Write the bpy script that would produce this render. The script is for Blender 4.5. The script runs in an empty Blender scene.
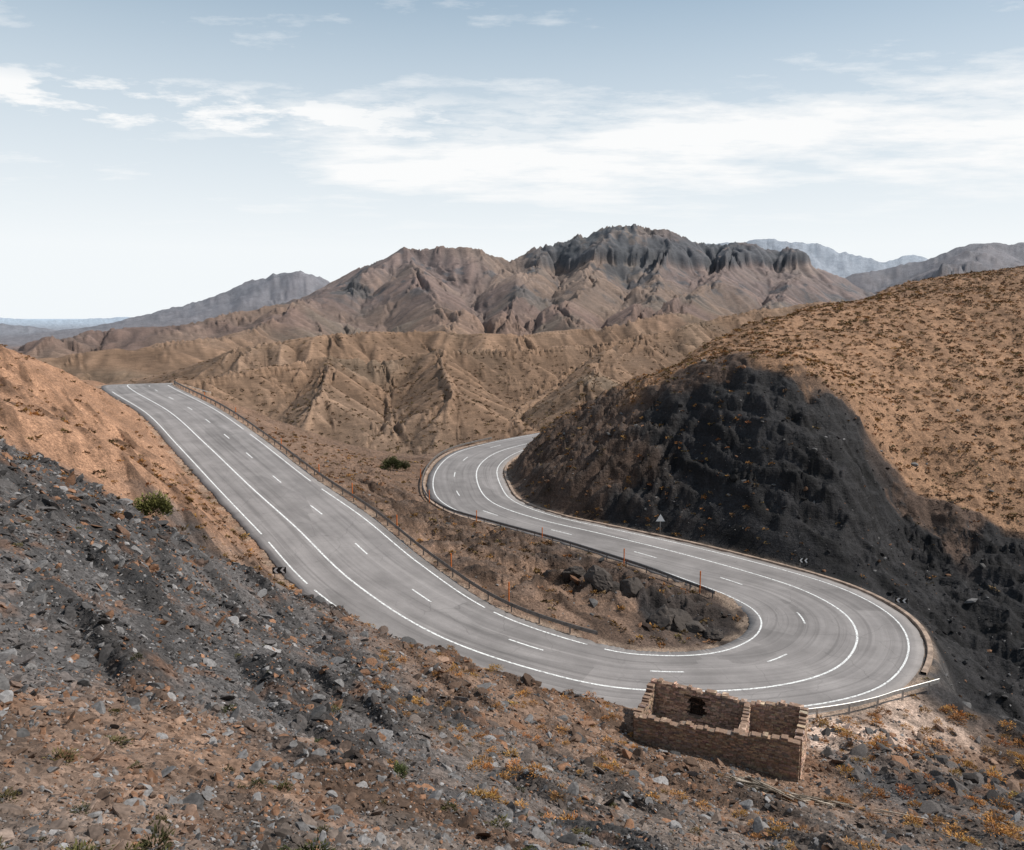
import bpy, math, time
import numpy as np
from mathutils import Vector
T0=time.time()
rng=np.random.default_rng(7)
S=bpy.context.scene
S.view_settings.view_transform='Standard'; S.view_settings.look='None'; S.view_settings.exposure=0
# ---------------------------------------------------------------- camera
cd=bpy.data.cameras.new("camera"); cam=bpy.data.objects.new("camera",cd); S.collection.objects.link(cam)
cam.location=(0,0,30); cam.rotation_euler=(math.radians(90-7.6),0,0)
cd.sensor_width=36; cd.lens=28.125; cd.clip_start=.1; cd.clip_end=200000
S.camera=cam
# ---------------------------------------------------------------- helpers
def unproj(u,v,t):
    """image pixel (u,v) and guessed depth t, unprojected through the camera -> world metres"""
    a=(v-425)/800.0
    return ((u-512)/800*t, t*(.9912-.1323*a), 30-t*(.1323+.9912*a))
def sstep(x,a,b):
    t=np.clip((x-a)/(b-a),0,1); return t*t*(3-2*t)
_ang=rng.random(65536)*2*np.pi
GC=np.cos(_ang).astype(np.float32); GS=np.sin(_ang).astype(np.float32)
HV1=rng.random(65536).astype(np.float32); HV2=rng.random(65536).astype(np.float32)
def hidx(ix,iy,seed):
    return ((ix*73856093)^(iy*19349663)^(seed*83492791))&65535
def gnoise(x,y,seed=0):
    ix=np.floor(x).astype(np.int64); iy=np.floor(y).astype(np.int64)
    fx=(x-ix).astype(np.float32); fy=(y-iy).astype(np.float32)
    u=fx*fx*fx*(fx*(fx*6-15)+10); v=fy*fy*fy*(fy*(fy*6-15)+10)
    def g(dx,dy):
        h=hidx(ix+dx,iy+dy,seed)
        return GC[h]*(fx-dx)+GS[h]*(fy-dy)
    a=g(0,0);b=g(1,0);c=g(0,1);d=g(1,1)
    return (a+(b-a)*u+(c-a)*v+(a-b-c+d)*u*v)*1.5
def fbm(x,y,o=4,seed=0,gain=.5):
    s=0;a=1;t=0
    for i in range(o):
        s=s+a*gnoise(x,y,seed+i*17); t+=a; x=x*2.03+3.1;y=y*2.03+1.7;a*=gain
    return s/t
def ridged(x,y,o=4,seed=0,gain=.5):
    s=0;a=1;t=0
    for i in range(o):
        n=1-np.abs(gnoise(x,y,seed+i*13))*2; s=s+a*n; t+=a; x=x*2.03+3.1;y=y*2.03+1.7;a*=gain
    return s/t
def erosion(px,py,dx,dy):
    ix=np.floor(px).astype(np.int64); iy=np.floor(py).astype(np.int64)
    fx=(px-ix).astype(np.float32); fy=(py-iy).astype(np.float32)
    va=0;wt=0
    for i in range(-1,3):
        for j in range(-1,3):
            h=hidx(ix-i,iy-j,5)
            qx=fx+i-HV1[h]*.5-.25; qy=fy+j-HV2[h]*.5-.25
            w=np.exp(-(qx*qx+qy*qy)*2); m=(qx*dx+qy*dy)*6.2832
            va=va+np.cos(m)*w; wt=wt+w
    return va/wt
# ---------------------------------------------------------------- road alignment (outer edge, inner edge, z)
ST=[((-112,262),(-99,262),6),((-106,222),(-93,226),11.5),((-97,190),(-83.5,196),14.2),((-84,165),(-71.5,172),14.9),((-66,141),(-54.5,148.5),13.2),((-51,118),(-39.6,126),11),
((-37.7,98),(-26.5,106),8.6),((-28.9,85.5),(-17,93.6),6.6),((-19.5,72),(-8.8,81.5),4.6),((-9.06,61.9),(-1.1,72),3),
((2.1,57),(7.8,67.6),1.5),((10.9,55.7),(13.1,67.5),.8),((21.9,57.2),(18,69.3),.3),((30.7,61.2),(21.8,72.9),0),((36.8,68.2),(23.7,76.5),0),
((39.6,76),(23.8,79.8),.1),((38.7,83.6),(22.3,83),.25),((34.5,90.5),(20,85.9),.45),((24.3,100.2),(15.5,90.8),.9),
((14.9,107.2),(6.5,100.3),1.3),((6.9,113),(-1.7,107.4),1.7),((1.2,121),(-8.9,114.3),2.05),((-.8,131),(-13.3,125),2.3),
((-1.6,144),(-14.6,142),2.8),((.8,155),(-12.3,158.5),3.2),((5.4,163),(-5,170),3.6),((14,172),(5,181),3.9),((27,187),(18,196),4),((45,208),(36,216),3.8),((60,232),(50,238),3)]
A=np.array([[o[0],o[1],i[0],i[1],z] for o,i,z in ST],float)
def cr(s):
    s=np.clip(np.asarray(s,float),0,len(A)-1.0001); k=s.astype(int); t=(s-k)[...,None]
    p0=A[np.clip(k-1,0,len(A)-1)];p1=A[k];p2=A[np.clip(k+1,0,len(A)-1)];p3=A[np.clip(k+2,0,len(A)-1)]
    return .5*((2*p1)+(-p0+p2)*t+(2*p0-5*p1+4*p2-p3)*t*t+(-p0+3*p1-3*p2+p3)*t**3)
ss=np.linspace(0,len(A)-1.001,1400); RS=cr(ss)
RC=np.stack([(RS[:,0]+RS[:,2])/2,(RS[:,1]+RS[:,3])/2],1)
RL=np.concatenate([[0],np.cumsum(np.hypot(*np.diff(RC,axis=0).T))])
# ---------------------------------------------------------------- near terrain control heights with ground class
# classes: G grey-brown gravel, K dark slate scree, R red soil, T tan scrub, D slate with the cut's shade put into its near-black, P pale pinkish, B brown, E dark brown rock
near=[(0,850,6.5,'G'),(0,700,11,'B'),(0,600,17,'K'),(0,500,28,'K'),(0,450,42,'K'),(100,850,7,'B'),(100,700,14,'K'),(100,600,22,'K'),(100,560,28,'K'),(100,500,42,'K'),
(250,850,8,'G'),(250,700,20,'K'),(250,620,42,'K'),(200,560,60,'K'),(150,520,52,'K'),(150,470,85,'R'),(110,450,68,'R'),
(512,850,12,'B'),(512,760,30,'G'),(400,700,32,'K'),(400,850,10,'G'),(330,780,13,'B'),(600,850,15,'K'),(700,850,21,'G'),(800,850,28,'G'),(900,850,33,'G'),(1024,850,38,'G'),(620,760,37,'B'),(700,800,33,'B'),
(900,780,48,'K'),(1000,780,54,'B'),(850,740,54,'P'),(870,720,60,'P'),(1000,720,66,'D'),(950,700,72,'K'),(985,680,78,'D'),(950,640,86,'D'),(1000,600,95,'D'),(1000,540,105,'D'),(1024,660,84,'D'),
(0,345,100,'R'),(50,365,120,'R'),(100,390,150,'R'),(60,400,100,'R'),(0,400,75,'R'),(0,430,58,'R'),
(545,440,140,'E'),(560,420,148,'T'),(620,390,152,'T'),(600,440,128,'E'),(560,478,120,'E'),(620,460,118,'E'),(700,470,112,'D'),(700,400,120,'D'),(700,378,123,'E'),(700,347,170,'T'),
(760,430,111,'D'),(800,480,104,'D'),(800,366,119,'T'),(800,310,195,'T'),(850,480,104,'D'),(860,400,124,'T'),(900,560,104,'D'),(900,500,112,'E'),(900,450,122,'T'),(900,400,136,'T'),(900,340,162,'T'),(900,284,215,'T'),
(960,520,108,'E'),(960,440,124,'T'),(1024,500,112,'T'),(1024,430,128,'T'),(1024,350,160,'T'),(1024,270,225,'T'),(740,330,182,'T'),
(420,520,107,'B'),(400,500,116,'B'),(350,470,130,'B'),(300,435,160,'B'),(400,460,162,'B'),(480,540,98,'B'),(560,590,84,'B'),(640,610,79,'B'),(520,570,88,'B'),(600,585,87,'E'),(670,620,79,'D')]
CP=[(*unproj(u,v,t),c) for u,v,t,c in near]
CP+=[(16.9,44,2.9,'B'),(7.8,47.9,3.4,'B'),(9.5,52,3.0,'B'),(18.6,48.1,2.4,'B'),(13,48,3.1,'B'),
(1.3,54.0,3.9,'B'),(-4.5,56.6,4.9,'B'),(-11,59,6.2,'K'),(-18,64.5,7.2,'B'),(6.5,52.6,3.6,'B'),
(-40,180,2,'B'),(-20,200,-12,'T'),(20,215,0,'T'),(-60,230,-8,'T'),(0,230,-25,'T'),(100,260,26,'T'),(180,260,42,'T'),(240,150,50,'T'),(150,100,18,'T'),(100,60,-3,'B'),(60,40,-2,'B'),(110,110,12,'T'),
(60,60,-6,'B'),(45,30,3,'G'),(30,10,14,'G'),(20,0,22,'G'),(0,0,28.3,'G'),(2,4,26.6,'G'),(-30,10,33,'B'),(-60,40,34,'R'),(-80,80,33,'R'),(-110,120,30,'R'),(-130,180,22,'R'),(-60,0,45,'B'),(0,-20,34,'G'),(0,-80,60,'B'),
(-150,0,70,'B'),(150,-20,10,'B'),(-200,180,20,'R'),(0,290,-36,'T'),(-120,290,-30,'T'),(120,320,-5,'T'),(250,280,42,'T')]
for k in range(1,len(A)):
    CP.append((A[k,0],A[k,1],A[k,4]-.1,None)); CP.append((A[k,2],A[k,3],A[k,4]-.1,None))
cx=np.array([c[0] for c in CP]);cy=np.array([c[1] for c in CP]);cz=np.array([c[2] for c in CP])
CC=3.0
def phi(dx,dy): return np.sqrt(dx*dx+dy*dy+CC*CC)
n=len(cx)
M=np.zeros((n+1,n+1)); M[:n,:n]=-phi(cx[:,None]-cx,cy[:,None]-cy)+np.eye(n)*.15; M[:n,n]=1;M[n,:n]=1
wv=np.linalg.solve(M,np.concatenate([cz,[0]]))
def hnear(x,y):
    out=np.empty(x.shape)
    xf=x.ravel();yf=y.ravel();of=out.ravel()
    for i in range(0,xf.size,40000):
        of[i:i+40000]=-(phi(xf[i:i+40000,None]-cx,yf[i:i+40000,None]-cy)@wv[:n])+wv[n]
    return of.reshape(x.shape)
COL={'G':(.135,.108,.092),'K':(.080,.074,.072),'R':(.275,.155,.095),'T':(.260,.150,.088),'D':(.022,.021,.022),'P':(.46,.34,.27),'B':(.170,.108,.075),'E':(.080,.053,.040)}  # D holds painted shade on top of the dark slate tone
GEO=[(660,425,121,'D'),(690,440,116,'D'),(740,392,117,'D'),(780,385,116,'D'),(820,395,114,'D'),(850,420,112,'D'),(875,450,109,'D'),(895,480,107,'D'),(915,520,105,'D'),(760,500,103,'D'),(700,500,107,'D'),(640,490,111,'D'),(860,540,98,'D'),  # D sites paint the shaded arch of the cut into the ground colour
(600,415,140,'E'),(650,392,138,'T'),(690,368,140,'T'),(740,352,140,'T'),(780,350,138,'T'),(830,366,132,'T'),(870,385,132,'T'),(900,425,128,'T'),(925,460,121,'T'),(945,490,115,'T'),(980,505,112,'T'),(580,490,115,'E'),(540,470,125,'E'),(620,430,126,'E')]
PTS=[(c[0],c[1],c[3]) for c in CP if c[3]]+[(*unproj(u,v,t)[:2],c) for u,v,t,c in GEO]
kx=np.array([c[0] for c in PTS]);ky=np.array([c[1] for c in PTS]);kc=np.array([COL[c[2]] for c in PTS])
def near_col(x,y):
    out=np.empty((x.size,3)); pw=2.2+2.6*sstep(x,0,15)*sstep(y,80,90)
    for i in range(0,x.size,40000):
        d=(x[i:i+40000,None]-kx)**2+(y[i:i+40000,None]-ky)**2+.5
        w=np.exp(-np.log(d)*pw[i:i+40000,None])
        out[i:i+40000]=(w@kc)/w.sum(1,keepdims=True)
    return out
# ---------------------------------------------------------------- far ridges
RG=[]
def ridge(pts,k,base,w=0,zadd=0):
    RG.append((np.array([unproj(*p) for p in pts])+np.array([0,0,zadd]),k,base,w))
ridge([(130,388,330),(200,381,340),(260,370,370),(330,358,410),(380,361,420),(440,352,430),(520,350,460),(580,346,500),(640,335,520),(700,322,560),(760,311,600),(830,300,650),(1000,300,700)],.62,-40)
ridge([(330,358,410),(318,400,330)],.6,-40)
ridge([(440,352,430),(452,395,345)],.6,-40)
ridge([(640,335,520),(600,370,420),(590,385,360)],.6,-40)
ridge([(240,345,560),(330,335,600),(420,330,640),(520,335,650),(600,325,700),(680,312,760)],.5,-40)
ridge([(-150,372,800),(20,348,900),(60,336,930),(120,327,1000),(180,322,1000),(240,315,1050),(300,303,1150),(345,288,1350),(405,252,1500)],.42,-45)
ridge([(0,362,620),(80,352,650),(160,345,680),(230,335,800),(300,303,1150)],.42,-45)
ridge([(335,290,1450),(370,268,1480),(405,250,1500),(440,246,1500),(480,250,1500),(515,262,1500),(545,252,1520),(580,240,1550),(610,234,1550),(640,233,1550),(665,239,1550),(690,247,1560),(740,248,1580),(790,253,1600),(820,265,1600),(850,276,1600),(885,296,1600),(960,310,1600)],.72,-45)
ridge([(405,252,1500),(425,285,1250),(450,318,1000),(440,340,800)],.62,-45)
ridge([(610,234,1550),(590,275,1300),(560,310,1050),(590,335,850)],.62,-45)
ridge([(740,248,1580),(700,285,1250),(680,308,1000)],.62,-45)
ridge([(545,250,1520),(520,285,1250),(505,322,1000)],.62,-45)
ridge([(665,240,1550),(655,280,1300),(640,315,1000)],.62,-45)
ridge([(800,256,1600),(780,290,1300),(770,310,1100)],.62,-45)
ridge([(60,335,2600),(110,322,2700),(160,308,2800),(235,293,2800),(265,277,2800),(300,270,2800),(330,281,2800),(380,300,2800),(440,320,2800)],.55,-60)
ridge([(-150,315,3000),(0,323,3000),(40,326,3000),(75,334,3000),(120,345,2800)],.4,-60)
ridge([(-200,311,12000),(0,313,12000),(60,314,12000),(110,316,12000),(200,319,12000)],.3,-80)
ridge([(600,272,6000),(640,262,6000),(690,243,6000),(720,243,6000),(745,240,6000),(775,238,6000),(810,243,6000),(850,248,6000),(880,252,6000),(905,252,6200),(930,258,6400),(980,262,6400)],.6,-60)
ridge([(830,296,2300),(870,270,2300),(910,262,2300),(950,252,2300),(985,243,2300),(1024,241,2300),(1150,235,2300)],.5,-50)
ridge([(985,243,2300),(960,262,1900),(930,285,1500)],.5,-50)
def hfar(x,y):
    r=np.hypot(x,y)
    m=np.clip(r/1200,.15,2.5)
    x=x+fbm(x/180,y/180,3,201)*38*m*.5; y=y+fbm(x/180,y/180,3,202)*60*m*.5
    base=-40-20*sstep(r,1500,5000)-30*sstep(r,5000,20000)
    h=base+fbm(x/120,y/120,3,3)*8*sstep(r,250,500)
    for P,k,b,w in RG:
        best=np.full(x.shape,-1e9)
        for a,c in zip(P[:-1],P[1:]):
            dx,dy=c[0]-a[0],c[1]-a[1]; L2=dx*dx+dy*dy
            t=np.clip(((x-a[0])*dx+(y-a[1])*dy)/L2,0,1)
            d=np.hypot(x-a[0]-t*dx,y-a[1]-t*dy); H=a[2]+(c[2]-a[2])*t
            amp=np.maximum(H-b,5)
            s_=np.clip(r*.008,3,32)
            hh=b+amp*np.exp(-np.maximum(np.sqrt(d*d+s_*s_)-s_,0)*k/amp)
            best=np.maximum(best,hh)
        kk=np.clip(r*.014,2,40)
        q=np.clip(.5+.5*(best-h)/kk,0,1)
        h=h*(1-q)+best*q+kk*q*(1-q)*.6
    return h
# ---------------------------------------------------------------- polar terrain grid
def seg(a,b,n,geo=False):
    return (np.geomspace(a,b,n,endpoint=False) if geo else np.linspace(a,b,n,endpoint=False))
rr=np.concatenate([seg(1.2,60,460,True),seg(60,150,230),seg(150,262,200),seg(262,700,200),seg(700,1300,90),seg(1300,1700,110),seg(1700,6500,90,True),np.geomspace(6500,90000,30)])
core=np.linspace(-35.5,35.5,840); side=35.5+np.cumsum(np.linspace(.15,3.0,46))
th=np.radians(np.concatenate([-side[::-1],core,side]))
NR,NT=len(rr),len(th)
Rg,Tg=np.meshgrid(rr,th,indexing='ij'); X=Rg*np.sin(Tg);Y=Rg*np.cos(Tg)
H=np.zeros_like(X)
i_n=np.searchsorted(rr,330); i_f=np.searchsorted(rr,215)
hn=hnear(X[:i_n],Y[:i_n]); hf=hfar(X[i_f:],Y[i_f:])
H[:i_n]=hn; w=sstep(Rg[i_f:],220+60*sstep(X[i_f:],40,120),300+25*sstep(X[i_f:],40,120))
tmp=H[i_f:]; H[i_f:]=tmp*(1-w)+hf*w
print('base',time.time()-T0)
i_r=np.searchsorted(rr,285)
DR=np.full(X.shape,99.0); ZR=np.zeros(X.shape)
cl=RC[::4]; hw=(np.hypot(RS[:,0]-RS[:,2],RS[:,1]-RS[:,3])/2)[::4]; zc=RS[::4,4]
ex=np.concatenate([RS[::3,0],RS[::3,2]]);ey=np.concatenate([RS[::3,1],RS[::3,3]]);ez=np.concatenate([RS[::3,4]]*2)
xf=X[:i_r].ravel();yf=Y[:i_r].ravel(); dr=np.full(xf.size,99.0);zr=np.zeros(xf.size)
sel=np.where((xf>-140)&(xf<80)&(yf>35))[0]
for i in range(0,sel.size,12000):
    s=sel[i:i+12000]
    d2=(xf[s,None]-cl[:,0])**2+(yf[s,None]-cl[:,1])**2
    j=np.argmin(d2,1)
    e2=(xf[s,None]-ex)**2+(yf[s,None]-ey)**2; je=np.argmin(e2,1); de=np.sqrt(e2[np.arange(len(s)),je])
    dc=np.sqrt(d2[np.arange(len(s)),j])
    inside=dc<hw[j]*.98
    dr[s]=np.where(inside,-de,de); zr[s]=np.where(inside,zc[j],ez[je])
DR[:i_r]=dr.reshape(i_r,NT);ZR[:i_r]=zr.reshape(i_r,NT)
print('road dist',time.time()-T0)
# ---------------- near relief
away=sstep(DR,.8,9)
nr=sstep(-Rg,-330,-200)
ruin=sstep(np.hypot(X-13,Y-48),5,9)
H+= away*ruin*nr*(fbm(X/14,Y/14,3,21)*1.0+fbm(X/3.2,Y/3.2,3,22)*.38)*sstep(Rg,3,16)
m=np.searchsorted(rr,120)
H[:m]+= (away*ruin)[:m]*(ridged(X[:m]/.9,Y[:m]/.9,3,31)*.08+fbm(X[:m]/.25,Y[:m]/.25,2,33)*.035*sstep(-Rg[:m],-40,-15))
rib=fbm((X*.8+Y*.6)/2.2,(Y*.8-X*.6)/9,3,35)
H[:m]+=((away*ruin)*np.maximum(rib-.10,0)*1.5*sstep(Rg,6,16))[:m]
isl=sstep(X,-30,-10)*(1-sstep(X,22,26))*sstep(Y,72,80)*(1-sstep(Y,150,165))
led_i=ridged((X+Y*.45)/9,(Y-X*.45)/3.2,3,36)
H+=isl*sstep(DR,.8,4)*(sstep(led_i,.3,.8)-.3)*1.3
def grad(H):
    Hr=np.gradient(H,rr,axis=0);Ht=np.gradient(H,th,axis=1)/Rg
    return np.sin(Tg)*Hr+np.cos(Tg)*Ht, np.cos(Tg)*Hr-np.sin(Tg)*Ht
wx=fbm(X/300,Y/300,2,41)*40; wy=fbm(X/300,Y/300,2,42)*40
GUL=np.zeros_like(X)
hillz=sstep(X,0,20)*sstep(Y,85,100)
for L,amp,a0,a1,b0,b1 in [(260,20,700,1100,1e9,2e9),(120,10,330,560,1e9,2e9),(52,6.0,235,300,1700,3200),(24,2.3,215,250,800,1200),(10,.65,60,120,450,700)]:
    gx,gy=grad(H)
    i0=np.searchsorted(rr,a0); i1=min(np.searchsorted(rr,b1),NR)
    sl=slice(i0,i1); g=np.hypot(gx[sl],gy[sl])+1e-6; f=np.minimum(g*2.0,.9)/g
    sx=-gy[sl]*f; sy=gx[sl]*f
    va=erosion((X[sl]+wx[sl]*(L>40))/L,(Y[sl]+wy[sl]*(L>40))/L,sx,sy)
    wgt=sstep(Rg[sl],a0,a1)*(1-sstep(Rg[sl],b0,b1))*np.clip(g*3,0,1)
    if L<=24: wgt=wgt*away[sl]
    if L>100: hh=-va*.5
    else: hh=np.sqrt(va*va+.012)-.45
    H[sl]+=hh*amp*wgt
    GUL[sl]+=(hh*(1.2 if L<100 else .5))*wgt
    print(L,time.time()-T0)
H+=sstep(Rg,300,500)*fbm(X/45,Y/45,4,55)*2.0*np.clip(Rg/900,.4,4)
mt=sstep(Rg,1150,1350)*(1-sstep(Rg,2000,2300))
crag=sstep(H,110,190)*mt
H+=crag*(ridged(X/90,Y/90,4,56)-.3)*7
# escarpment: hard dark beds crop out as a cliff band below the central summits
ctr=mt*sstep(X,-20,90)
L0=138+fbm(X/130,Y/130,3,57)*34
band_s=sstep(H,L0,L0+9)
H+=ctr*(band_s-.62)*19
H+=ctr*band_s*(ridged(X/28,Y/28,3,58)-.4)*4
gx,gy=grad(H); slope=np.hypot(gx,gy)
# ---------------- colours
C=np.zeros(X.shape+(3,))
wam=7-3.5*sstep(X,5,15)*sstep(Y,80,90)
xw=X+fbm(X/9,Y/9,4,61)*wam; yw=Y+fbm(X/9,Y/9,4,62)*wam
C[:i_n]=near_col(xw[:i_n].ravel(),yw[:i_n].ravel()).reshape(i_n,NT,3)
rockm=sstep(-C[...,0],-.12,-.05)*nr
H+=rockm*away*(ridged(X/5,Y/5,4,71)-.35)*1.5*sstep(Rg,60,80)
z_=H+X*.22+fbm(X/10,Y/10,3,72)*2.2
for per,am in((2.9,.38),(1.1,.24)):
    led=np.abs(((z_/per)%1.0)-.5)*2
    H+=rockm*away*hillz*(sstep(led,.1,.9)-.5)*am*(1+fbm(X/4,Y/4,2,73)*1.5)
tan=np.array((.205,.130,.085));red=np.array((.172,.108,.082));olive=np.array((.145,.112,.082));cap=np.array((.038,.036,.038));pale=np.array((.250,.172,.122))
n1=fbm(X/160,Y/160,4,81)[...,None];n2=fbm(X/420,Y/420,3,82)[...,None];n3=fbm(X/25,Y/25,3,83)[...,None]
F=tan+(red-tan)*sstep(n2,-.2,.15)*sstep(Rg,600,1100)[...,None]
F=F+(olive-F)*sstep(n1,.05,.4)*.7; F=F+(pale-F)*sstep(-n1,.1,.45)*.55
F=F*(1-.17*sstep(Rg,700,1200))[...,None]
capm=ctr*sstep(H,L0-12,L0+2)*(1-.55*sstep(H,L0+26,L0+44))
capm=np.clip(capm*sstep(n3[...,0]+slope*.5,-.25,.1)+.8*sstep(n1[...,0]+n3[...,0]*.7,.15,.30)*sstep(H,20,90)*sstep(Rg,1000,1200),0,1)
F=F+(cap-F)*(capm*.88)[...,None]
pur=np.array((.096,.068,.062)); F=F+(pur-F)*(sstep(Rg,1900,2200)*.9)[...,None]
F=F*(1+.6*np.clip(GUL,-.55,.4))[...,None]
wf=sstep(Rg,205,300)[...,None]
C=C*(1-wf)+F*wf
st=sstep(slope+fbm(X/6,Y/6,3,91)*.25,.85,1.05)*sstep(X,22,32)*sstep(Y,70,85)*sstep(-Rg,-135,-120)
C=C+(np.array(COL['D'])-C)*(st*.9)[...,None]  # steep cut faces painted near-black, shade included in the colour
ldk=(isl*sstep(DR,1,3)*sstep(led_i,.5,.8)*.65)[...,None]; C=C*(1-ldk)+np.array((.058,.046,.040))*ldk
hz=(1-np.exp(-np.maximum(Rg-700,0)/7000))[...,None]; C=C*(1-hz)+np.array((.38,.45,.53))*hz  # aerial haze painted into the vertex colour by distance
C*= (1+.3*fbm(X/2.2,Y/2.2,3,95)*nr+.2*fbm(X/11,Y/11,3,96))[...,None]
C[:m]*=(1+.4*fbm(X[:m]/.5,Y[:m]/.5,3,97))[...,None]
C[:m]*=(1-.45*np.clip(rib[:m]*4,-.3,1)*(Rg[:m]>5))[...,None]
rust=sstep(fbm(X[:m]/1.7,Y[:m]/1.7,4,98),.18,.42)[...,None]*.5*sstep(-Rg[:m],-75,-50)[...,None]
C[:m]=C[:m]*(1-rust)+np.array((.185,.098,.058))*rust
C=np.clip(C,.01,.9)
vg=sstep(-DR,-1.6,-.5)*(DR>-2)
C=C+(np.array((.32,.235,.175))-C)*(vg*.7*sstep(fbm(X/2,Y/2,2,99),-.4,.2))[...,None]
bl=sstep(DR,.35,3.4)
H=np.where(DR<60,(ZR-.14)*(1-bl)+H*bl,H)
# ---------------------------------------------------------------- mesh build helpers
def mesh_np(name,V,Q,cols=None,mat=None,smooth=True,uv=None,parent=None):
    me=bpy.data.meshes.new(name); nv=len(V); k=Q.shape[1]
    me.vertices.add(nv); me.vertices.foreach_set("co",np.ascontiguousarray(V,dtype=np.float32).ravel())
    me.loops.add(Q.size); me.loops.foreach_set("vertex_index",np.ascontiguousarray(Q,dtype=np.int32).ravel())
    me.polygons.add(len(Q)); me.polygons.foreach_set("loop_start",np.arange(0,Q.size,k,dtype=np.int32))
    me.polygons.foreach_set("use_smooth",np.full(len(Q),smooth))
    me.update(calc_edges=True)
    if cols is not None:
        at=me.color_attributes.new("Col",'FLOAT_COLOR','POINT')
        at.data.foreach_set("color",np.concatenate([cols,np.ones((nv,1))],1).astype(np.float32).ravel())
    if uv is not None:
        ul=me.uv_layers.new(name="UVMap"); ul.data.foreach_set("uv",uv[Q.ravel()].astype(np.float32).ravel())
    if mat: me.materials.append(mat)
    ob=bpy.data.objects.new(name,me); S.collection.objects.link(ob)
    if parent: ob.parent=parent
    return ob
def gridq(a,b):
    i=np.arange(a*b).reshape(a,b)
    return np.stack([i[:-1,:-1],i[:-1,1:],i[1:,1:],i[1:,:-1]],-1).reshape(-1,4)
# ---------------------------------------------------------------- materials
def nt(name):
    m=bpy.data.materials.new(name); m.use_nodes=True; t=m.node_tree; b=t.nodes['Principled BSDF']; b.inputs['Specular IOR Level'].default_value=.2; b.inputs['Roughness'].default_value=.9
    return m,t,b
def noise(t,vec,scale,detail=4,rough=.6):
    n=t.nodes.new('ShaderNodeTexNoise'); n.inputs['Scale'].default_value=scale; n.inputs['Detail'].default_value=detail; n.inputs['Roughness'].default_value=rough
    if vec is not None: t.links.new(vec,n.inputs['Vector'])
    return n.outputs['Fac']
def mrange(t,v,a,b,c,d):
    n=t.nodes.new('ShaderNodeMapRange'); t.links.new(v,n.inputs[0])
    for i,x in enumerate((a,b,c,d)): n.inputs[i+1].default_value=x
    return n.outputs[0]
def mth(t,op,a,b):
    n=t.nodes.new('ShaderNodeMath'); n.operation=op
    for i,x in enumerate((a,b)):
        if isinstance(x,(int,float)): n.inputs[i].default_value=x
        else: t.links.new(x,n.inputs[i])
    return n.outputs[0]
def vscale(t,col,f):
    n=t.nodes.new('ShaderNodeVectorMath'); n.operation='SCALE'; t.links.new(col,n.inputs[0]); t.links.new(f,n.inputs['Scale']); return n.outputs[0]
def mapping(t,vec,sc):
    n=t.nodes.new('ShaderNodeMapping'); n.inputs['Scale'].default_value=sc; t.links.new(vec,n.inputs['Vector']); return n.outputs[0]
def attrcol(t):
    n=t.nodes.new('ShaderNodeAttribute'); n.attribute_name='Col'; return n.outputs['Color']
m_ter,t,b=nt("terrain")
geo=t.nodes.new('ShaderNodeTexCoord').outputs['Object']
c=attrcol(t)
strat=noise(t,mapping(t,geo,(.12,.12,1.3)),1.0,3)
vo=t.nodes.new('ShaderNodeTexVoronoi'); vo.inputs['Scale'].default_value=11; t.links.new(geo,vo.inputs['Vector'])
sp=t.nodes.new('ShaderNodeSeparateXYZ'); t.links.new(vo.outputs['Color'],sp.inputs[0])
f=mth(t,'MULTIPLY',mrange(t,noise(t,geo,3.5,4,.75),.3,.7,.62,1.38),mrange(t,strat,.35,.65,.84,1.16))
f=mth(t,'MULTIPLY',f,mrange(t,sp.outputs[0],0,1,.62,1.42))
f=mth(t,'MULTIPLY',f,mrange(t,noise(t,geo,.02,4,.7),.3,.7,.82,1.18))
t.links.new(vscale(t,c,f),b.inputs['Base Color'])
hgt=mth(t,'ADD',mth(t,'MULTIPLY',noise(t,geo,5,4,.75),.12),mth(t,'MULTIPLY',noise(t,geo,.12,6,.72),1.3))
hgt=mth(t,'ADD',hgt,mth(t,'MULTIPLY',strat,.25))
hgt=mth(t,'SUBTRACT',hgt,mth(t,'MULTIPLY',vo.outputs['Distance'],.03))
bp=t.nodes.new('ShaderNodeBump'); bp.inputs['Strength'].default_value=.8; bp.inputs['Distance'].default_value=1.0
t.links.new(hgt,bp.inputs['Height']); t.links.new(bp.outputs[0],b.inputs['Normal'])
def simple(name,col,rough=.8,var=.25,sc=6,metal=0,bump=0):
    m,t,b=nt(name); g=t.nodes.new('ShaderNodeTexCoord').outputs['Object']
    r=t.nodes.new('ShaderNodeRGB'); r.outputs[0].default_value=(*col,1)
    t.links.new(vscale(t,r.outputs[0],mrange(t,noise(t,g,sc,4,.65),.3,.7,1-var,1+var)),b.inputs['Base Color'])
    b.inputs['Roughness'].default_value=rough; b.inputs['Metallic'].default_value=metal
    if bump:
        bp=t.nodes.new('ShaderNodeBump'); bp.inputs['Distance'].default_value=bump; t.links.new(noise(t,g,sc*2,3,.7),bp.inputs['Height']); t.links.new(bp.outputs[0],b.inputs['Normal'])
    return m
def attrmat(name,sc=8,var=.3,rough=.9,det=3):
    m,t,b=nt(name); g=t.nodes.new('ShaderNodeTexCoord').outputs['Object']
    t.links.new(vscale(t,attrcol(t),mrange(t,noise(t,g,sc,det,.65),.3,.7,1-var,1+var)),b.inputs['Base Color']); b.inputs['Roughness'].default_value=rough
    return m
m_att=attrmat("rock",14,.4); m_veg=attrmat("foliage",4,.2,.9,1)
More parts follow.
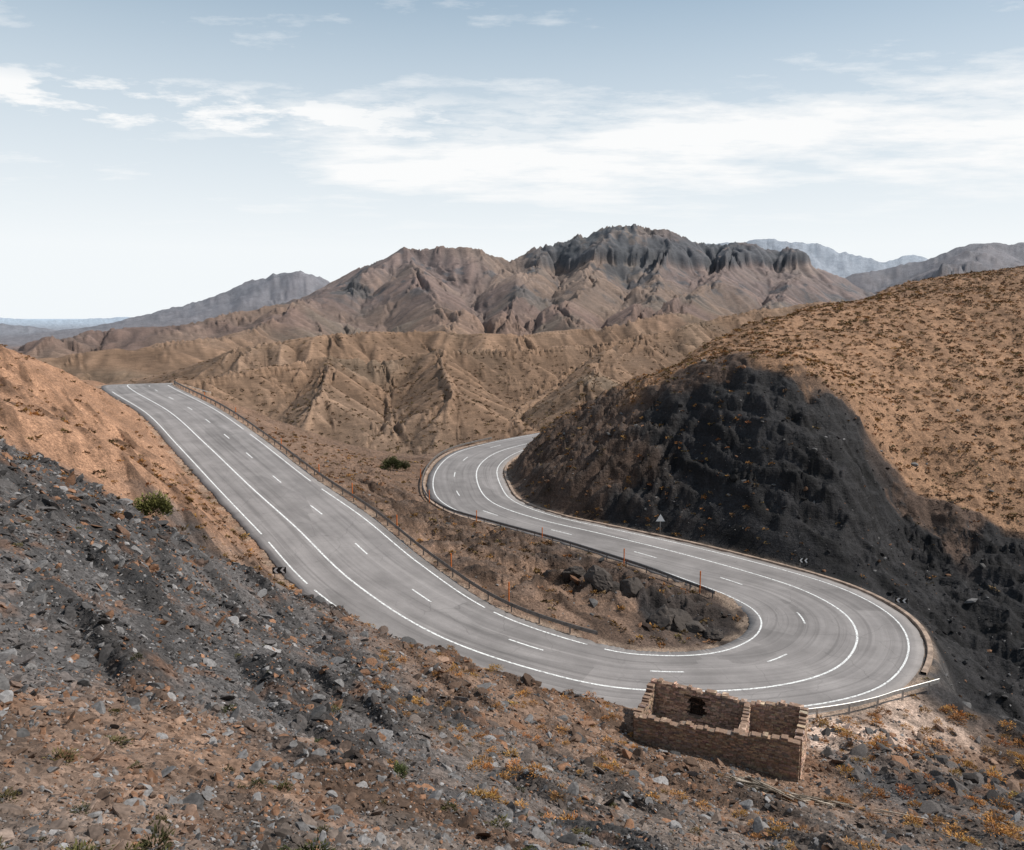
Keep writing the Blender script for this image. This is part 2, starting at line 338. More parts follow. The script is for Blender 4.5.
# ---------------------------------------------------------------- terrain object
V=np.stack([X,Y,H],-1).reshape(-1,3)
mesh_np("terrain",V,gridq(NR,NT)[:,::-1],C.reshape(-1,3),m_ter)
print('terrain',time.time()-T0)
def ground(x,y):
    x=np.asarray(x,float);y=np.asarray(y,float)
    r=np.hypot(x,y);a=np.arctan2(x,y)
    fr=np.interp(r,rr,np.arange(NR));ft=np.interp(a,th,np.arange(NT))
    i=np.clip(fr.astype(int),0,NR-2);j=np.clip(ft.astype(int),0,NT-2);u=fr-i;v=ft-j
    return H[i,j]*(1-u)*(1-v)+H[i+1,j]*u*(1-v)+H[i,j+1]*(1-u)*v+H[i+1,j+1]*u*v
def samp(F,x,y):
    r=np.hypot(x,y);a=np.arctan2(x,y)
    i=np.clip(np.interp(r,rr,np.arange(NR)).astype(int),0,NR-1);j=np.clip(np.interp(a,th,np.arange(NT)).astype(int),0,NT-1)
    return F[i,j]
# ---------------------------------------------------------------- road
m_asp,t,b=nt("asphalt")
uvn=t.nodes.new('ShaderNodeUVMap').outputs[0]
geo=t.nodes.new('ShaderNodeTexCoord').outputs['Object']
r=t.nodes.new('ShaderNodeRGB'); r.outputs[0].default_value=(.250,.230,.222,1)
f=mth(t,'MULTIPLY',mrange(t,noise(t,mapping(t,uvn,(1.1,.03,1)),1,4,.6),.3,.7,.80,1.15),mrange(t,noise(t,geo,.22,4,.65),.3,.7,.80,1.16))
f=mth(t,'MULTIPLY',f,mrange(t,noise(t,geo,9,3,.7),.3,.7,.92,1.08))
vo=t.nodes.new('ShaderNodeTexVoronoi'); vo.distance='CHEBYCHEV'; vo.inputs['Scale'].default_value=1; t.links.new(mapping(t,uvn,(.24,.05,1)),vo.inputs['Vector'])
sp=t.nodes.new('ShaderNodeSeparateXYZ'); t.links.new(vo.outputs['Color'],sp.inputs[0])
f=mth(t,'MULTIPLY',f,mrange(t,sp.outputs[0],.74,.78,1,.86)); f=mth(t,'MULTIPLY',f,mrange(t,sp.outputs[1],.8,.84,1,1.06))
f=mth(t,'MULTIPLY',f,mrange(t,noise(t,mapping(t,uvn,(.9,.012,1)),2.3,3,.5),.56,.63,1,.82))
vc_=t.nodes.new('ShaderNodeTexVoronoi'); vc_.feature='DISTANCE_TO_EDGE'; vc_.inputs['Scale'].default_value=.22
ad=t.nodes.new('ShaderNodeVectorMath'); ad.operation='ADD'; nn_=t.nodes.new('ShaderNodeTexNoise'); nn_.inputs['Scale'].default_value=.6; t.links.new(geo,nn_.inputs['Vector']); t.links.new(nn_.outputs['Color'],ad.inputs[1]); t.links.new(geo,ad.inputs[0]); t.links.new(ad.outputs[0],vc_.inputs['Vector'])
crk=mth(t,'MULTIPLY',mrange(t,vc_.outputs['Distance'],.002,.010,.2,0),mrange(t,noise(t,geo,.07,2,.5),.46,.54,0,1))
f=mth(t,'MULTIPLY',f,mth(t,'SUBTRACT',1.0,crk))
t.links.new(vscale(t,r.outputs[0],f),b.inputs['Base Color']); b.inputs['Roughness'].default_value=.85
q=np.linspace(0,1,15); NS=len(ss)
ROx=RS[:,0:1]*(1-q)+RS[:,2:3]*q; ROy=RS[:,1:2]*(1-q)+RS[:,3:4]*q; ROz=np.repeat(RS[:,4:5],15,1)+0.0
wid=np.hypot(RS[:,0]-RS[:,2],RS[:,1]-RS[:,3])
jag0=np.interp(RL,np.arange(0,RL[-1]+2,.7),rng.normal(0,.10,len(np.arange(0,RL[-1]+2,.7)))); jag1=np.roll(jag0,377)
ROx[:,0]+=jag0*.7;ROy[:,0]+=jag0*.7;ROx[:,-1]+=jag1*.7;ROy[:,-1]+=jag1*.7
ROz[:,0]-=.02;ROz[:,-1]-=.02
ROx=np.concatenate([ROx[:,:1],ROx,ROx[:,-1:]],1);ROy=np.concatenate([ROy[:,:1],ROy,ROy[:,-1:]],1);ROz=np.concatenate([ROz[:,:1]-.4,ROz,ROz[:,-1:]-.4],1)
qq=np.concatenate([[0],q,[1]]); uv=np.stack([wid[:,None]*qq,np.repeat(RL[:,None],17,1)],-1).reshape(-1,2)
mesh_np("road",np.stack([ROx,ROy,ROz],-1).reshape(-1,3),gridq(NS,17)[:,::-1],None,m_asp,True,uv)
mk_V=[];mk_Q=[];nvv=0
def strip(s0,s1,q,w=.2,lift=.006):
    global nvv
    k=max(2,int((s1-s0)*14)+2); s=np.linspace(s0,s1,k); P=cr(s); W=np.hypot(P[:,0]-P[:,2],P[:,1]-P[:,3])
    v=[]
    for d in(-w/2,w/2):
        qd=q+d/W
        v.append(np.stack([P[:,0]*(1-qd)+P[:,2]*qd,P[:,1]*(1-qd)+P[:,3]*qd,P[:,4]+lift],-1))
    V=np.stack(v,1).reshape(-1,3); mk_V.append(V); mk_Q.append(gridq(k,2)+nvv); nvv+=len(V)
sL=lambda L: np.interp(L,RL,ss)
Lt=lambda s: np.interp(s,ss,RL)
qO,qS,qD,qI=.08,.36,.655,.925
strip(0,29,qS,.20)
strip(3,7.05,qO,.17);strip(7.2,7.9,qO,.17);strip(8,8.9,qO,.17);strip(9,29,qO,.17)
strip(2.5,4.7,qI,.17);strip(4.85,6.05,qI,.17);strip(6.25,8.9,qI,.17) ;strip(9.0,9.9,qI,.17);strip(10.1,29,qI,.17)
L=Lt(2.5)
while L<RL[-1]-20:
    strip(float(sL(L)),float(sL(L+3.3)),qD,.17); L+=13
m_pt,t,b=nt("road_paint"); g=t.nodes.new('ShaderNodeTexCoord').outputs['Object']
mx=t.nodes.new('ShaderNodeMix'); mx.data_type='RGBA'; mx.inputs['A'].default_value=(.32,.305,.30,1); mx.inputs['B'].default_value=(.80,.80,.78,1)
t.links.new(mrange(t,noise(t,g,5,4,.75),.38,.53,0,1),mx.inputs['Factor']); t.links.new(mx.outputs['Result'],b.inputs['Base Color'])
mesh_np("road_marking",np.concatenate(mk_V),np.concatenate(mk_Q),None,m_pt,False)
def sweep(path,prof,name,mat,parent=None):
    P=np.array(path,float); d=np.gradient(P[:,:2],axis=0); d/=np.linalg.norm(d,axis=1,keepdims=True)+1e-9; nrm=np.stack([-d[:,1],d[:,0]],1)
    k=len(prof); V=np.zeros((len(P),k,3))
    for i,(a,h) in enumerate(prof):
        V[:,i,:2]=P[:,:2]+nrm*a; V[:,i,2]=P[:,2]+h
    return mesh_np(name,V.reshape(-1,3),gridq(len(P),k),None,mat,False,None,parent)
def edge(s0,s1,side,off,step=.06,dz=0):
    s=np.arange(s0,s1,step); P=cr(s); W=np.hypot(P[:,0]-P[:,2],P[:,1]-P[:,3])
    qd=(-off/W) if side=='o' else 1+off/W
    return np.stack([P[:,0]*(1-qd)+P[:,2]*qd,P[:,1]*(1-qd)+P[:,3]*qd,P[:,4]+dz],-1)
m_conc=simple("concrete_kerb",(.33,.245,.19),.9,.5,1.2,0,.02)
sweep(edge(13.6,24.5,'o',.50),[(-.24,-.4),(-.24,.05),(-.2,.11),(.2,.11),(.24,.05),(.24,-.4)],"kerb",m_conc)
sweep(edge(20.0,25,'i',.5),[(-.2,-.4),(-.2,.09),(.2,.09),(.2,-.4)],"kerb",m_conc)
m_rail=simple("weathered_steel",(.20,.185,.175),.5,.35,3,.4); m_galv=simple("galvanised_steel",(.42,.42,.41),.45,.2,3,.5)
def box_arr(cs,sx,sy,sz,rots=None):
    u=np.array([[-1,-1,-1],[1,-1,-1],[1,1,-1],[-1,1,-1],[-1,-1,1],[1,-1,1],[1,1,1],[-1,1,1]])*.5
    fq=np.array([[0,3,2,1],[4,5,6,7],[0,1,5,4],[1,2,6,5],[2,3,7,6],[3,0,4,7]])
    cs=np.array(cs,float);N=len(cs); sz=np.broadcast_to(np.array(sz,float),(N,));sx=np.broadcast_to(np.array(sx,float),(N,));sy=np.broadcast_to(np.array(sy,float),(N,))
    V=u[None]*np.stack([sx,sy,sz],-1)[:,None]
    if rots is not None:
        r=np.array(rots); c,s=np.cos(r)[:,None],np.sin(r)[:,None]; V=np.stack([V[...,0]*c-V[...,1]*s,V[...,0]*s+V[...,1]*c,V[...,2]],-1)
    V=V+cs[:,None]; Q=(fq[None]+np.arange(N)[:,None,None]*8).reshape(-1,4)
    return V.reshape(-1,3),Q
def guard(path,mat,pstep=4.0):
    root=bpy.data.objects.new("guard_rail",None); S.collection.objects.link(root)
    prof=[(.0,.42),(.03,.44),(.08,.49),(.08,.54),(.02,.585),(.02,.615),(.08,.66),(.08,.72),(.03,.78),(.0,.80),(-.03,.78),(-.03,.44),(0,.42)]
    sweep(path,prof,"rail_beam",mat,root)
    P=np.array(path);L=np.concatenate([[0],np.cumsum(np.hypot(*np.diff(P[:,:2],axis=0).T))]); l=np.arange(.3,L[-1],pstep)
    cs=np.stack([np.interp(l,L,P[:,0]),np.interp(l,L,P[:,1]),np.interp(l,L,P[:,2])+.15],-1)
    V,Q=box_arr(cs,.12,.12,1.1); mesh_np("posts",V,Q,None,mat,False,None,root)
guard(edge(2.2,10.0,'i',.55),m_rail,3.0)
guard(edge(15.9,25.2,'i',.75),m_rail,3.0)
pe=list(edge(11.0,12.9,'o',.8)); d=pe[-1]-pe[-4]; d/=np.linalg.norm(d[:2]); 
for k in range(1,9): pe.append(pe[-1]+np.array([d[0],d[1]*.8,0])*.7)
guard(pe,m_galv,3)
# ---------------------------------------------------------------- scatter
def ico(sub):
    import bmesh
    bm=bmesh.new(); bmesh.ops.create_icosphere(bm,subdivisions=sub,radius=1); V=np.array([v.co[:] for v in bm.verts]);F=np.array([[v.index for v in f.verts] for f in bm.faces]); bm.free(); return V,F
def scatter(name,tmpls,xy,size,cols,mat,sink=.25,flat=(1,1),tilt=.4,smooth=False):
    N=len(xy); gz=ground(xy[:,0],xy[:,1]); Vs=[];Fs=[];Cs=[];o=0
    pick=rng.integers(0,len(tmpls),N)
    for k,(tv,tf,tc) in enumerate(tmpls):
        I=np.where(pick==k)[0]
        if len(I)==0: continue
        a=rng.random(len(I))*6.283; c,s_=np.cos(a),np.sin(a)
        sc=size[I]; fz=rng.uniform(flat[0],flat[1],len(I)); fxx=rng.uniform(.6,1.4,len(I))
        v=tv[None]*np.stack([sc*fxx,sc,sc*fz],-1)[:,None]
        x=v[...,0]*c[:,None]-v[...,1]*s_[:,None]; y=v[...,0]*s_[:,None]+v[...,1]*c[:,None]
        tx=rng.normal(0,tilt,len(I))[:,None];ty=rng.normal(0,tilt,len(I))[:,None]
        z=v[...,2]+x*tx+y*ty
        W=np.stack([x+xy[I,0][:,None],y+xy[I,1][:,None],z+(gz[I]+sc*(.5-sink)*fz)[:,None]],-1)
        Vs.append(W.reshape(-1,3)); Fs.append((tf[None]+np.arange(len(I))[:,None,None]*len(tv)+o).reshape(-1,tf.shape[1])); o+=len(I)*len(tv)
        Cs.append((cols[I][:,None,:]*tc[None,:,None]).reshape(-1,3))
    return mesh_np(name,np.concatenate(Vs),np.concatenate(Fs),np.clip(np.concatenate(Cs),0,1),mat,smooth)
def rock_t(sub,rough,cuts=5,lo=.5):
    V,F=ico(sub); V=V*(1+rng.normal(0,rough,(len(V),1))); 
    for _ in range(cuts):
        nrm=rng.normal(size=3);nrm/=np.linalg.norm(nrm); d=V@nrm; lim=lo+rng.random()*.3; V=V-np.maximum(d-lim,0)[:,None]*nrm
    return V,F,np.ones(len(V))
rocks=[rock_t(2,.05,9,.35) for _ in range(8)]; rocksL=[rock_t(1,.18) for _ in range(8)]
def fan(N,r0,r1,a0=-42,a1=42):
    u=rng.random(N); r=r0*(r1/r0)**u; a=np.radians(rng.uniform(a0,a1,N)); return np.stack([r*np.sin(a),r*np.cos(a)],1)
def rcols(xy,var=.3):
    base=samp(C,xy[:,0],xy[:,1]); N=len(xy)
    mix=rng.random((N,1)); grey=np.array([[.14,.133,.13]])*rng.uniform(.4,1.8,(N,1)); rst=np.array([[.22,.118,.07]])*rng.uniform(.6,1.3,(N,1))
    c=np.where(mix<.56,base*1.1,np.where(mix<.86,grey,rst)); return c*rng.uniform(1-var,1+var,(N,1))
def okroad(xy,d=1.0): return xy[samp(DR,xy[:,0],xy[:,1])>d]
xy=okroad(fan(130000,3.5,64,-38,38))
clump=fbm(xy[:,0]/3,xy[:,1]/3,3,120); xy=xy[clump+rng.random(len(xy))*.7>.12]; r=np.hypot(*xy.T)
sz=.0024*r**.8*(1+rng.pareto(2.15,len(xy))); sz=np.clip(sz,.008,.012*r+.03)
big=sz/r>.0062
print('n rocks',len(xy),big.sum())
scatter("gravel",rocksL,xy[~big],sz[~big],rcols(xy[~big]),m_att,.35,(.25,.8),.45)
scatter("rocks",rocks,xy[big],sz[big],rcols(xy[big]),m_att,.35,(.25,.6),.4)
xy=okroad(np.stack([rng.uniform(-30,75,9000),rng.uniform(40,135,9000)],1),1.5)
scatter("rocks",rocksL,xy,.06+.09*rng.pareto(2.6,len(xy)).clip(0,6),rcols(xy)*.85,m_att,.3,(.4,.8),.3)
xy=okroad(np.stack([rng.normal(31,5,900),rng.normal(47,4,900)],1),1.5)
scatter("rocks",rocks,xy,.10+.11*rng.pareto(2.2,len(xy)).clip(0,7),np.array([[.07,.062,.058]])*rng.uniform(.5,1.9,(len(xy),1)),m_att,.3,(.4,.8),.4)
print('rocks',time.time()-T0)
def tuft_t(nl,h=1.0,spread=1.0,leaf=.16,thin=.35):
    V=[];F=[];Cc=[]
    for i in range(nl):
        a=rng.random()*6.283; el=math.acos(rng.random()**.8); rad=(.45+.55*rng.random())*(1+.18*math.sin(a*3+nl)+.1*math.sin(a*7))
        d=np.array([math.cos(a)*math.sin(el)*spread,math.sin(a)*math.sin(el)*spread,math.cos(el)*h])*rad
        t1=rng.normal(size=3);t1/=np.linalg.norm(t1); up=d/np.linalg.norm(d)+rng.normal(size=3)*.3; up/=np.linalg.norm(up); sd=np.cross(up,t1); sd/=np.linalg.norm(sd)+1e-6
        L=leaf*(.6+.8*rng.random()); o=len(V); V+= [d-sd*L*thin,d+sd*L*thin,d+up*L]; F.append([o,o+1,o+2]); k=.55+.6*rad*max(.3,d[2]+.4)+rng.normal()*.1; Cc+=[k*.8,k*.8,k*1.1]
    return np.array(V),np.array(F),np.clip(np.array(Cc),.2,1.6)
tf_hi=[tuft_t(240,.75,1,.22,.22) for _ in range(4)]; tf_lo=[tuft_t(24,.7,1,.5,.5) for _ in range(4)]
def vc(N,kind):
    b=np.array([{'dry':[.47,.235,.075],'scrub':[.12,.075,.035],'g':[.10,.09,.035]}[kind]])
    return b*rng.uniform(.6,1.3,(N,1))*(1+rng.normal(0,.07,(N,3)))
xy=okroad(fan(900,16,64,-12,38),1.2); k=fbm(xy[:,0]/6,xy[:,1]/6,2,130)+rng.normal(0,.15,len(xy))>.05; xy=xy[k]
scatter("dry_grass",tf_hi,xy,rng.uniform(.12,.42,len(xy))*(.6+.4*np.clip(np.hypot(*xy.T)/40,0,1)),vc(len(xy),'dry'),m_veg,.4,(.7,1),.1)
xy=okroad(np.stack([rng.uniform(-4,14,70),rng.uniform(47,57,70)],1),1.0)
scatter("dry_grass",tf_hi,xy,rng.uniform(.2,.45,len(xy)),vc(len(xy),'dry'),m_veg,.4,(.7,1),.1)
xy=okroad(np.stack([rng.uniform(20,48,320),rng.uniform(34,60,320)],1),1.5)
scatter("dry_grass",tf_hi,xy,rng.uniform(.2,.7,len(xy)),vc(len(xy),'dry'),m_veg,.4,(.7,1),.1)
xy=okroad(fan(160,6,55,-36,30),1.2)
scatter("shrubs",tf_hi,xy,rng.uniform(.05,.2,len(xy)),vc(len(xy),'g'),m_veg,.5,(.8,1.2),.1)
xy=okroad(np.stack([rng.uniform(-45,35,1700),rng.uniform(60,150,1700)],1),.8)
scatter("shrubs",tf_lo,xy,rng.uniform(.15,.5,len(xy)),np.where(rng.random((len(xy),1))<.5,vc(len(xy),'scrub')*1.5,vc(len(xy),'dry')*.75),m_veg,.5,(.6,1),.1)
xy=okroad(np.stack([rng.uniform(-10,190,26000),rng.uniform(85,270,26000)],1),3)
cc=samp(C,xy[:,0],xy[:,1]); den=np.where(cc[:,0]>.12,1,.03); xy=xy[rng.random(len(xy))<den]
scatter("scrub",tf_lo,xy,rng.uniform(.2,.6,len(xy)),np.where(rng.random((len(xy),1))<.6,vc(len(xy),'scrub')*1.3,vc(len(xy),'dry')*.6),m_veg,.5,(.6,.9),.1)
xy=fan(9000,250,640,-36,30); scatter("scrub",tf_lo,xy,rng.uniform(.4,1.1,len(xy)),vc(len(xy),'scrub')*1.2,m_veg,.5,(.6,.9),.1)
xy=okroad(np.stack([rng.uniform(-110,-20,1500),rng.uniform(40,160,1500)],1),1.5)
scatter("scrub",tf_lo,xy,rng.uniform(.12,.45,len(xy)),vc(len(xy),'dry')*.4,m_veg,.5,(.6,.9),.1)
def bush(x,y,s,col,name="shrub"):
    scatter(name,[tuft_t(2200,.9,1,.13,.3)],np.array([[x,y]],float),np.array([s]),np.array([col]),m_veg,.2,(.95,1.0),0)
p=unproj(153,512,52); bush(p[0],p[1],1.35,(.12,.115,.035))
p=unproj(392,477,140); bush(p[0],p[1],2.1,(.06,.065,.025)); bush(p[0]+1.6,p[1]+1,1.5,(.07,.07,.03))
p=unproj(400,815,13); bush(p[0],p[1],.22,(.13,.15,.06))
p=unproj(318,740,17); bush(p[0],p[1],.14,(.10,.11,.05))
print('veg',time.time()-T0)
# ---------------------------------------------------------------- ruin
ruin_root=bpy.data.objects.new("ruined_stone_house",None); S.collection.objects.link(ruin_root)
m_stone=attrmat("rubble_masonry",10,.35)
m_mort=simple("mud_mortar",(.25,.165,.12),.95,.3,8,0,.02)
def wall(p0,p1,zb,top,th,name,col,openings=(),jit=.07):
    p0=np.array(p0,float);p1=np.array(p1,float);L=np.linalg.norm(p1-p0);d=(p1-p0)/L;ang=math.atan2(d[1],d[0])
    cs=[];sx=[];sz=[];cc=[];ms=[];msx=[];msz=[]
    z=0.0; hmax=max(top)+.5
    tn=rng.normal(0,jit,40)
    while z<hmax+3:
        h=rng.uniform(.08,.16); x=rng.uniform(-.2,0)
        while x<L:
            w=rng.uniform(.14,.42); xm=min(max(x+w/2,.05),L-.05)
            T=np.interp(xm/L,np.linspace(0,1,len(top)),top)+np.interp(xm/L*39,np.arange(40),tn)+rng.normal()*.03; base=zb[0]+(zb[1]-zb[0])*xm/L
            zz=base-.5+z
            okk=zz+h/2<T
            for (a,b_,za,zb_) in openings:
                if a<xm<b_ and za<zz+h/2<zb_: okk=False
            if okk:
                ww=min(x+w,L)-max(x,0)
                if ww>.05:
                    c0=p0+d*(max(x,0)+ww/2); cs.append([c0[0],c0[1],zz+h/2]); sx.append(ww-.012); sz.append(h-.012)
                    g=rng.random(); cb_=np.array(col) if g<.75 else np.array(col)*.5+np.array([.09,.08,.075])*min(1,col[0]*5); cc.append(cb_*rng.uniform(.6,1.35)*(1+rng.normal(0,.04,3)))
                    ms.append([c0[0],c0[1],zz+h/2]); msx.append(ww+.001*rng.random()); msz.append(h+.003*rng.random())
            x+=w
        z+=h
    N=len(cs); V,Q=box_arr(cs,sx,th+rng.uniform(-.04,.05,N),sz,np.full(N,ang)+rng.normal(0,.03,N)); V=V+rng.normal(0,.010,V.shape)
    mesh_np(name,V,Q,np.clip(np.repeat(np.array(cc),8,0),0,1),m_stone,False,None,ruin_root)
    V,Q=box_arr(ms,msx,th-.05,msz,np.full(N,ang)); mesh_np(name+"_mortar",V,Q,None,m_mort,False,None,ruin_root)
FL=(7.8,47.9);FR=(16.9,44.0);BR=(18.5,47.9);BL=(9.5,51.8)
brown=(.30,.205,.145);pink=(.50,.345,.255)
wall(FL,FR,(3.4,2.9),[5.05,5.1,5.05,5.1,5.15,5.2,5.3,5.45,5.5],.5,"front_wall",brown)
wall(BL,BR,(2.9,2.4),[5.65,5.6,5.5,5.5,5.45,5.35,5.25,5.45,5.55,5.7],.45,"back_wall",pink,[(2.6,3.7,3.6,4.95)])
d_=np.array(BR)-np.array(BL); d_/=np.linalg.norm(d_); lc=np.array(BL)+d_*3.15
V,Q=box_arr([[lc[0],lc[1],5.02]],1.7,.5,.12,[math.atan2(d_[1],d_[0])]); mesh_np("lintel",V,Q,np.tile([[.12,.085,.06]],(8,1)),m_att,False,None,ruin_root)
ob_=np.array(BL)+d_*2.5+np.array([-d_[1],d_[0]])*.14; oc_=ob_+d_*1.3
wall(ob_,oc_,(3.0,3.0),[4.95,4.95],.08,"door_panel",(.035,.025,.02),(),.0)  # thin near-black panel set in the doorway
wall((FR[0]-.02,FR[1]+.27),(BR[0]-.05,BR[1]-.25),(2.9,2.4),[5.5,5.35,5.6],.45,"end_wall",pink)
wall((FL[0]+.15,FL[1]+.27),(BL[0]+.02,BL[1]-.25),(3.4,2.9),[5.0,4.9,5.5],.45,"end_wall_low",brown)
wall((13.9,45.6),(15.3,49.1),(3.1,2.6),[5.1,4.9,5.2],.4,"partition_wall",pink)
V_=[];Q_=[];cl_=[];o=0
for i in range(120):
    p=unproj(rng.normal(775,38),rng.normal(802,14),42); a=rng.normal(-.35,.5); L_=rng.uniform(.6,2.8)
    V,Q=box_arr([[0,0,0]],L_,rng.uniform(.04,.12),rng.uniform(.03,.07),[a])
    gxp=ground(V[:,0]+p[0],V[:,1]+p[1]); V=V+np.array([p[0],p[1],0]); V[:,2]+=gxp+rng.uniform(.02,.3)
    V_.append(V);Q_.append(Q+o);o+=8; cl_.append(np.repeat(np.array([[.30,.25,.20]])*rng.uniform(.4,1.7),8,0))
mesh_np("timber_debris",np.concatenate(V_),np.concatenate(Q_),np.concatenate(cl_),m_att,False)
xy=np.stack([rng.normal(14,5,900),rng.normal(44.5,2.6,900)],1); xy=okroad(xy,1.5)
scatter("rubble",rocks,xy,.05+.04*rng.pareto(2.5,len(xy)).clip(0,4),np.array([[.22,.155,.115]])*rng.uniform(.5,1.4,(len(xy),1)),m_att,.3,(.4,.8),.3)
# ---------------------------------------------------------------- boulders inside the bend
def boulder(x,y,s,col):
    V,F=ico(4); nz=fbm(V[:,0]*2+x,V[:,1]*2+V[:,2]*1.7+y,4,300)
    V=V*(1+nz*.5)[:,None]
    for _ in range(14):
        nrm=rng.normal(size=3)*np.array([1,1,.6]);nrm/=np.linalg.norm(nrm); dd=V@nrm; lim=.55+rng.random()*.35; V=V-np.maximum(dd-lim,0)[:,None]*nrm*.9
    V+=rng.normal(0,.014,V.shape)
    scatter("boulder",[(V,F,np.ones(len(V)))],np.array([[x,y]],float),np.array([s]),np.array([col]),m_att,.48,(.6,.75),.1)
for (u,v,tt,s) in [(660,632,77.5,1.9),(676,630,77.5,2.1),(692,634,77,1.4),(600,601,84,1.8),(632,607,82.5,1.9),(615,598,84.5,1.5),(574,590,87,1.4),(552,580,89,1.2),(712,636,76,1.2)]:
    p=unproj(u,v,tt); k=rng.uniform(.8,1.4); boulder(p[0],p[1],s,(.060*k,.050*k,.044*k))
# ---------------------------------------------------------------- signs and posts
m_blk=simple("sign_black",(.02,.02,.02),.5,.1); m_wht=simple("sign_white",(.8,.8,.78),.5,.05); m_org=simple("marker_orange",(.62,.17,.04),.6,.2); m_post=simple("sign_post_steel",(.35,.35,.34),.5,.2,3,.6)
def prism(name,poly,y0,y1,mat,parent):
    k=len(poly); V=[(x,y0,z) for x,z in poly]+[(x,y1,z) for x,z in poly]
    me=bpy.data.meshes.new(name); me.from_pydata(V,[],[list(range(k)),list(range(2*k-1,k-1,-1))]+[[i,i+k,(i+1)%k+k,(i+1)%k] for i in range(k)]); me.materials.append(mat)
    ob=bpy.data.objects.new(name,me); S.collection.objects.link(ob); ob.parent=parent; return ob
def chevron(x,y,rot,w=1.9,h=.75,lift=.55,n=2):
    r=bpy.data.objects.new("chevron_sign",None); S.collection.objects.link(r); r.location=(x,y,float(ground(x,y))); r.rotation_euler=(0,0,rot)
    prism("board",[(-w/2,lift),(w/2,lift),(w/2,lift+h),(-w/2,lift+h)],0,.03,m_blk,r)
    for i in range(n):
        c=-w/2+w*(i+.5)/n; q=w/(2*n)*.7
        prism("chevron_%d"%i,[(c-q,lift+h/2),(c,lift+h*.92),(c+q,lift+h*.92),(c,lift+h/2),(c+q,lift+h*.08),(c,lift+h*.08)],-.006,-.002,m_wht,r)
    for sx_ in(-w*.35,w*.35): prism("post",[(sx_-.04,-.4),(sx_+.04,-.4),(sx_+.04,lift+h),(sx_-.04,lift+h)],.032,.1,m_post,r)
e=edge(7.75,7.8,'o',.7)[0]; chevron(e[0],e[1],.1,1.3,.65,.6)
e=edge(17.15,17.2,'o',1.6)[0]; chevron(e[0],e[1],-.1,1.1,.6,.5)
e=edge(15.7,15.75,'o',1.8)[0]; chevron(e[0],e[1],-.4,1.2,.6,.5)
e=edge(18.55,18.6,'o',1.5)[0]
r=bpy.data.objects.new("warning_sign",None); S.collection.objects.link(r); r.location=(e[0],e[1],float(ground(e[0],e[1])))
prism("post",[(-.04,-.4),(.04,-.4),(.04,2.2),(-.04,2.2)],.02,.1,m_post,r); prism("triangle_plate",[(-.6,1.5),(.6,1.5),(0,2.5)],-.02,.0,m_wht,r)
def marker(x,y,h=1.9):
    r=bpy.data.objects.new("marker_post",None); S.collection.objects.link(r); r.location=(x,y,float(ground(x,y)))
    import bmesh
    for nm,z0,z1,rad,mt in(("shaft",-.3,h*.82,.07,m_org),("cap_band",h*.82,h,.075,m_org),("foot",-.3,.12,.11,m_conc)):
        bm=bmesh.new(); bmesh.ops.create_cone(bm,cap_ends=True,segments=10,radius1=rad,radius2=rad*.9,depth=z1-z0); me=bpy.data.meshes.new(nm); bm.to_mesh(me); bm.free(); me.materials.append(mt)
        o_=bpy.data.objects.new(nm,me); o_.location=(0,0,(z0+z1)/2); S.collection.objects.link(o_); o_.parent=r
for s_,off,hh in[(16.4,1.1,2.6),(18.2,1.1,2.2),(19.2,1.1,1.8),(20.3,1.1,1.8),(21.5,1.2,2.2),(22.6,1.2,2.0)]:
    e=edge(s_,s_+.05,'i',off)[0]; marker(e[0],e[1],hh)
for s_,hh in[(3.5,1.5),(4.2,1.5),(5.2,1.5),(5.9,1.5),(6.5,2.0),(7.3,1.6),(8.2,1.8),(9.0,2.4)]:
    e=edge(s_,s_+.05,'i',1.3)[0]; marker(e[0],e[1],hh)
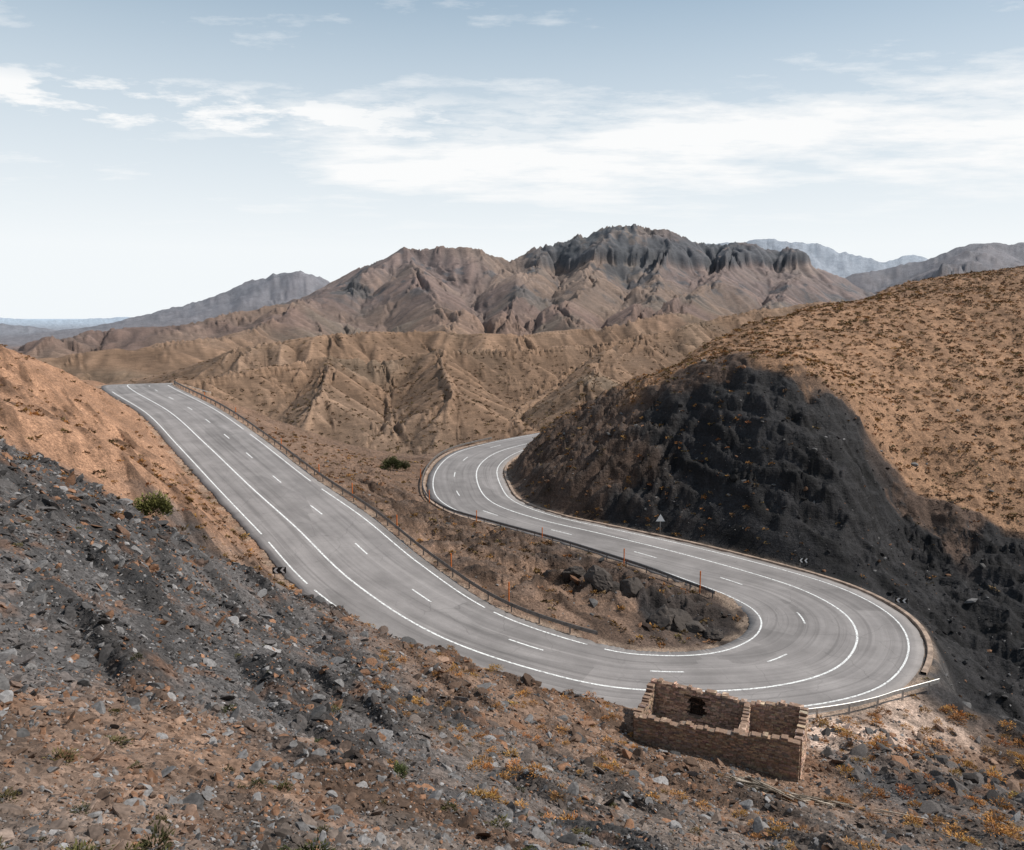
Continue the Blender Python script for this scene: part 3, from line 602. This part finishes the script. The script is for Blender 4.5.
# ---------------------------------------------------------------- light
sd=Vector((.76,.06,.82)).normalized()
sl=bpy.data.lights.new("sun",'SUN'); sl.energy=4.5; sl.angle=math.radians(.53); sl.color=(1,.95,.875)
so=bpy.data.objects.new("sun",sl); S.collection.objects.link(so); so.rotation_euler=sd.to_track_quat('Z','Y').to_euler()
W=bpy.data.worlds.new("World"); S.world=W; W.use_nodes=True; t=W.node_tree; bg=t.nodes['Background']
sky=t.nodes.new('ShaderNodeTexSky'); sky.sky_type='NISHITA'; sky.sun_disc=False; sky.sun_elevation=math.asin(sd.z); sky.sun_rotation=math.atan2(sd.x,sd.y); sky.altitude=1500; sky.air_density=1; sky.dust_density=1.5
bg.inputs['Strength'].default_value=.09
tc=t.nodes.new('ShaderNodeTexCoord').outputs['Generated']; sx=t.nodes.new('ShaderNodeSeparateXYZ'); t.links.new(tc,sx.inputs[0]); Z=sx.outputs['Z'];Xo=sx.outputs['X'];Yo=sx.outputs['Y']
def mixc(fac,a,bc):
    n=t.nodes.new('ShaderNodeMix'); n.data_type='RGBA'; t.links.new(fac,n.inputs['Factor']); t.links.new(a,n.inputs['A'])
    if isinstance(bc,tuple): n.inputs['B'].default_value=bc
    else: t.links.new(bc,n.inputs['B'])
    return n.outputs['Result']
col=mixc(mrange(t,Z,.1,.6,.78,.3),sky.outputs[0],(4.1,6.2,7.8,1))
col=mixc(mrange(t,Z,.08,.36,1.0,.14),col,(10.0,10.45,10.7,1))
zz=mth(t,'ADD',Z,.06)
cb=t.nodes.new('ShaderNodeCombineXYZ'); t.links.new(mth(t,'DIVIDE',Xo,zz),cb.inputs[0]); t.links.new(mth(t,'DIVIDE',Yo,zz),cb.inputs[1])
n1=noise(t,mapping(t,cb.outputs[0],(.95,1.6,1)),1.0,9,.64)
n2=noise(t,mapping(t,cb.outputs[0],(2.4,3.0,1)),1.0,7,.62)
band=mth(t,'MULTIPLY',mrange(t,Z,.10,.17,0,1),mrange(t,Z,.215,.275,1,0))
side_=mrange(t,Xo,-.30,-.18,0.0,1)
cl=mth(t,'ADD',n1,mth(t,'MULTIPLY',mth(t,'MULTIPLY',band,side_),.21))
cm=mrange(t,cl,.56,.74,0,.95)
band2=mth(t,'MULTIPLY',mrange(t,Z,.19,.21,0,1),mrange(t,Z,.235,.265,1,0))
cm2=mth(t,'MULTIPLY',mrange(t,mth(t,'ADD',n2,mth(t,'MULTIPLY',band2,.12)),.58,.67,0,.95),mrange(t,Xo,-.2,0,1,.5))
cmx=mth(t,'MULTIPLY',mth(t,'MAXIMUM',cm,mth(t,'MULTIPLY',cm2,band2)),mrange(t,Z,.08,.16,0,1))
col=mixc(cmx,col,(10.9,10.95,10.95,1))
t.links.new(col,bg.inputs['Color'])
print('done',time.time()-T0)
